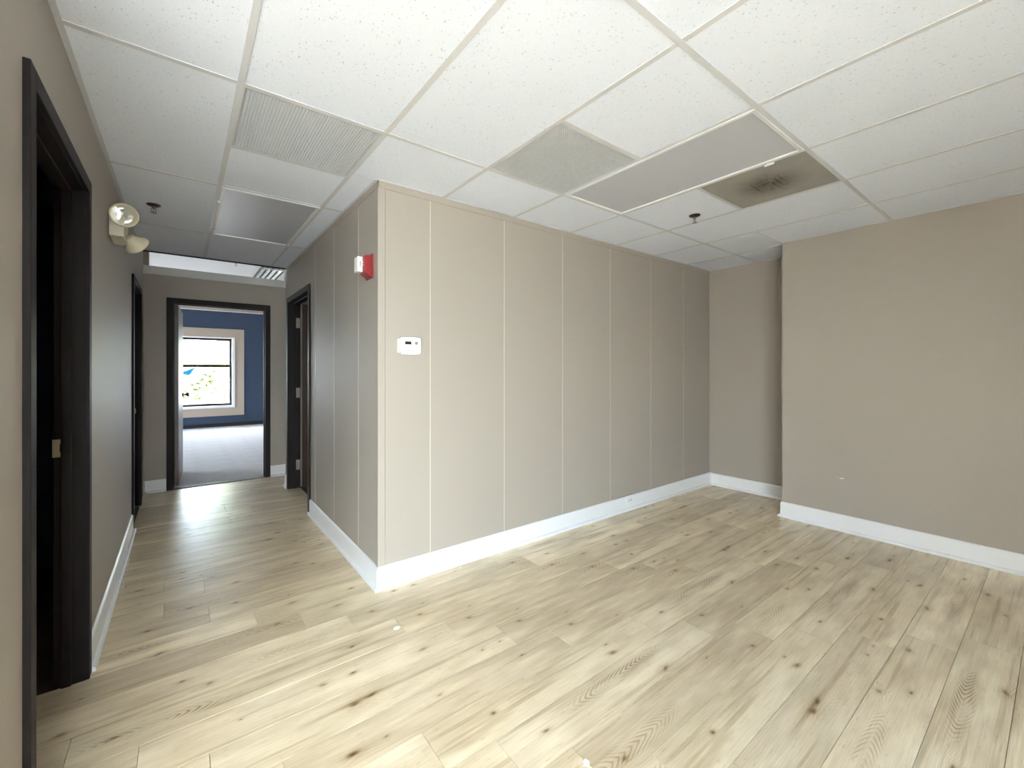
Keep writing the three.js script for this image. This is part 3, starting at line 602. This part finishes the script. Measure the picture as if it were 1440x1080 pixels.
// ---------------------------------------------------------------- far room
{
  const win = [[-2.11, -0.80], [-0.25, 0.955], [1.855, 3.06]], y0 = 0.505, y1 = 2.10;
  struct('wall_far', alongX([[-4.28, -0.16], [NX + WT, -0.16], [NX + WT, TOP], [-4.28, TOP]], win.map(([a, b]) => rect(a, b, y0, y1)), FD, FD + 0.15), M.navy);
  struct('baseboard_far', bx(-4.28, NX + WT, 0, 0.088, FD - 0.015, FD), M.black);
  const fz = shell('trim_2'); mesh('frieze_board', bx(-4.28, NX + WT, 2.757, 2.882, FD - 0.02, FD), M.beige, fz);
  mesh('crown_bead', rbx(-4.28, NX + WT, 2.878, FAR_H, FD - 0.05, FD, 0.008), M.trim, fz); mesh('lower_bead', rbx(-4.28, NX + WT, 2.742, 2.76, FD - 0.03, FD, 0.005), M.trim, fz);
  let winNo = 0;
  for (const [a, b] of win) {
    const w = shell(`window_${++winNo}`);
    const o = 0.245, s = new THREE.Shape(rect(a - o, b + o, y0 - o, y1 + o - 0.015).map(([x, y]) => new THREE.Vector2(x, y))); s.holes.push(new THREE.Path(rect(a - 0.05, b + 0.05, y0 - 0.05, y1 + 0.02).map(([x, y]) => new THREE.Vector2(x, y))));
    mesh('window_casing', metric(new THREE.ExtrudeGeometry(s, { depth: 0.022, bevelEnabled: false }).translate(0, 0, -FD)), M.beige, w);
    const q = new THREE.Shape(rect(a - 0.055, b + 0.055, y0 - 0.055, y1 + 0.025).map(([x, y]) => new THREE.Vector2(x, y))); q.holes.push(new THREE.Path(rect(a, b, y0, y1).map(([x, y]) => new THREE.Vector2(x, y))));
    mesh('inner_trim', metric(new THREE.ExtrudeGeometry(q, { depth: 0.05, bevelEnabled: false }).translate(0, 0, -FD - 0.01)), M.trim, w);
    const sash = (c0, c1, d, n) => {
      const f = 0.048, u = new THREE.Shape(rect(a + 0.004, b - 0.004, c0, c1).map(([x, y]) => new THREE.Vector2(x, y))); u.holes.push(new THREE.Path(rect(a + f, b - f, c0 + f, c1 - f).map(([x, y]) => new THREE.Vector2(x, y))));
      mesh(n, metric(new THREE.ExtrudeGeometry(u, { depth: 0.03, bevelEnabled: false }).translate(0, 0, -d - 0.03)), M.sash, w);
      mesh('pane', bx(a + f - 0.004, b - f + 0.004, c0 + f - 0.004, c1 - f + 0.004, d + 0.012, d + 0.016), M.tinted, w);
    };
    sash(1.43, y1 - 0.002, FD + 0.085, 'upper_sash'); sash(y0 + 0.002, 1.462, FD + 0.05, 'lower_sash');
    for (const x of [a + (b - a) * 0.28, a + (b - a) * 0.76]) mesh('sash_lock', rbx(x - 0.03, x + 0.03, 1.462, 1.478, FD + 0.045, FD + 0.08, 0.003), M.black, w);
  }
}
// the daylight side of the room, behind the camera: a wide glazed shopfront
{
  const w = shell('window_4'), a = -3.1, b = 0.1, y0 = 0.08, y1 = 2.45, f = 0.05;
  for (const [x0, x1] of [[a, a + f], [b - f, b], [(a + b) / 2 - f / 2, (a + b) / 2 + f / 2]]) mesh('mullion', rbx(x0, x1, y0, y1, BACK - 0.09, BACK - 0.03, 0.003), M.aluminium, w);
  for (const [c0, c1] of [[y0, y0 + f], [y1 - f, y1]]) mesh('rail', rbx(a, b, c0, c1, BACK - 0.09, BACK - 0.03, 0.003), M.aluminium, w);
  mesh('pane', bx(a + f, (a + b) / 2 - f / 2, y0 + f, y1 - f, BACK - 0.062, BACK - 0.056), M.glass, w);
  mesh('pane', bx((a + b) / 2 + f / 2, b - f, y0 + f, y1 - f, BACK - 0.062, BACK - 0.056), M.glass, w);
}

// ---------------------------------------------------------------- outside the far window
function tree(label, x, d, h, r) {
  const t = thing('leafy_tree', label, 'tree', [x, -0.16, d], 'trees outside the far room');
  mesh('trunk', lathe([[0, 0], [0.16, 0], [0.12, 0.8], [0.09, h * 0.5], [0.03, h * 0.85], [0, h * 0.86]], 12), M.bark, t);
  const lg = new THREE.SphereGeometry(0.09, 5, 4).scale(1, 0.35, 0.6), n = 4200, im = new THREE.InstancedMesh(lg, M.leaf, n), mt = new THREE.Matrix4(), q = new THREE.Quaternion(), e = new THREE.Euler();
  const blobs = []; for (let i = 0; i < 14; i++) { const a = rr(0, 6.28), k = rr(0.1, 0.8) * r; blobs.push([Math.cos(a) * k, h * rr(0.18, 0.95), Math.sin(a) * k, r * rr(0.3, 0.5)]); }
  for (let i = 0; i < n; i++) {
    const [bx0, by0, bz0, br] = blobs[i % 14]; let v; do { v = new THREE.Vector3(rr(-1, 1), rr(-1, 1), rr(-1, 1)); } while (v.length() > 1); v.normalize().multiplyScalar(br * Math.cbrt(rr(0.3, 1)));
    q.setFromEuler(e.set(rr(0, 6), rr(0, 6), rr(0, 6))); const s = rr(0.7, 1.6); mt.compose(v.add(new THREE.Vector3(bx0, by0, bz0)), q, new THREE.Vector3(s, s, s)); im.setMatrixAt(i, mt);
  }
  im.name = 'foliage'; im.castShadow = im.receiveShadow = true; im.userData.kind = 'stuff'; t.add(im);
}
tree('large pale sunlit tree outside the far window', 2.6, 18.5, 5.2, 2.0);
tree('smaller sunlit tree low outside the far window', 0.9, 21, 1.9, 1.1);
{
  const t = thing('shade_sail', 'blue triangular shade sail outside the far window', 'shade sail', [0.12, 1.32, 16.5]);
  const s = new THREE.Shape([[-0.22, -0.10], [0.06, -0.16], [0.22, 0.14]].map(([a, b]) => new THREE.Vector2(a, b)));
  mesh('sail_cloth', metric(new THREE.ExtrudeGeometry(s, { depth: 0.006, bevelEnabled: false }).rotateX(-0.5)), M.sailBlue, t);
  mesh('pole', cyl(0.02, 0.02, 1.4, 10).translate(-0.24, -0.76, 0), M.aluminium, t);
}

renderer.render(scene, camera);
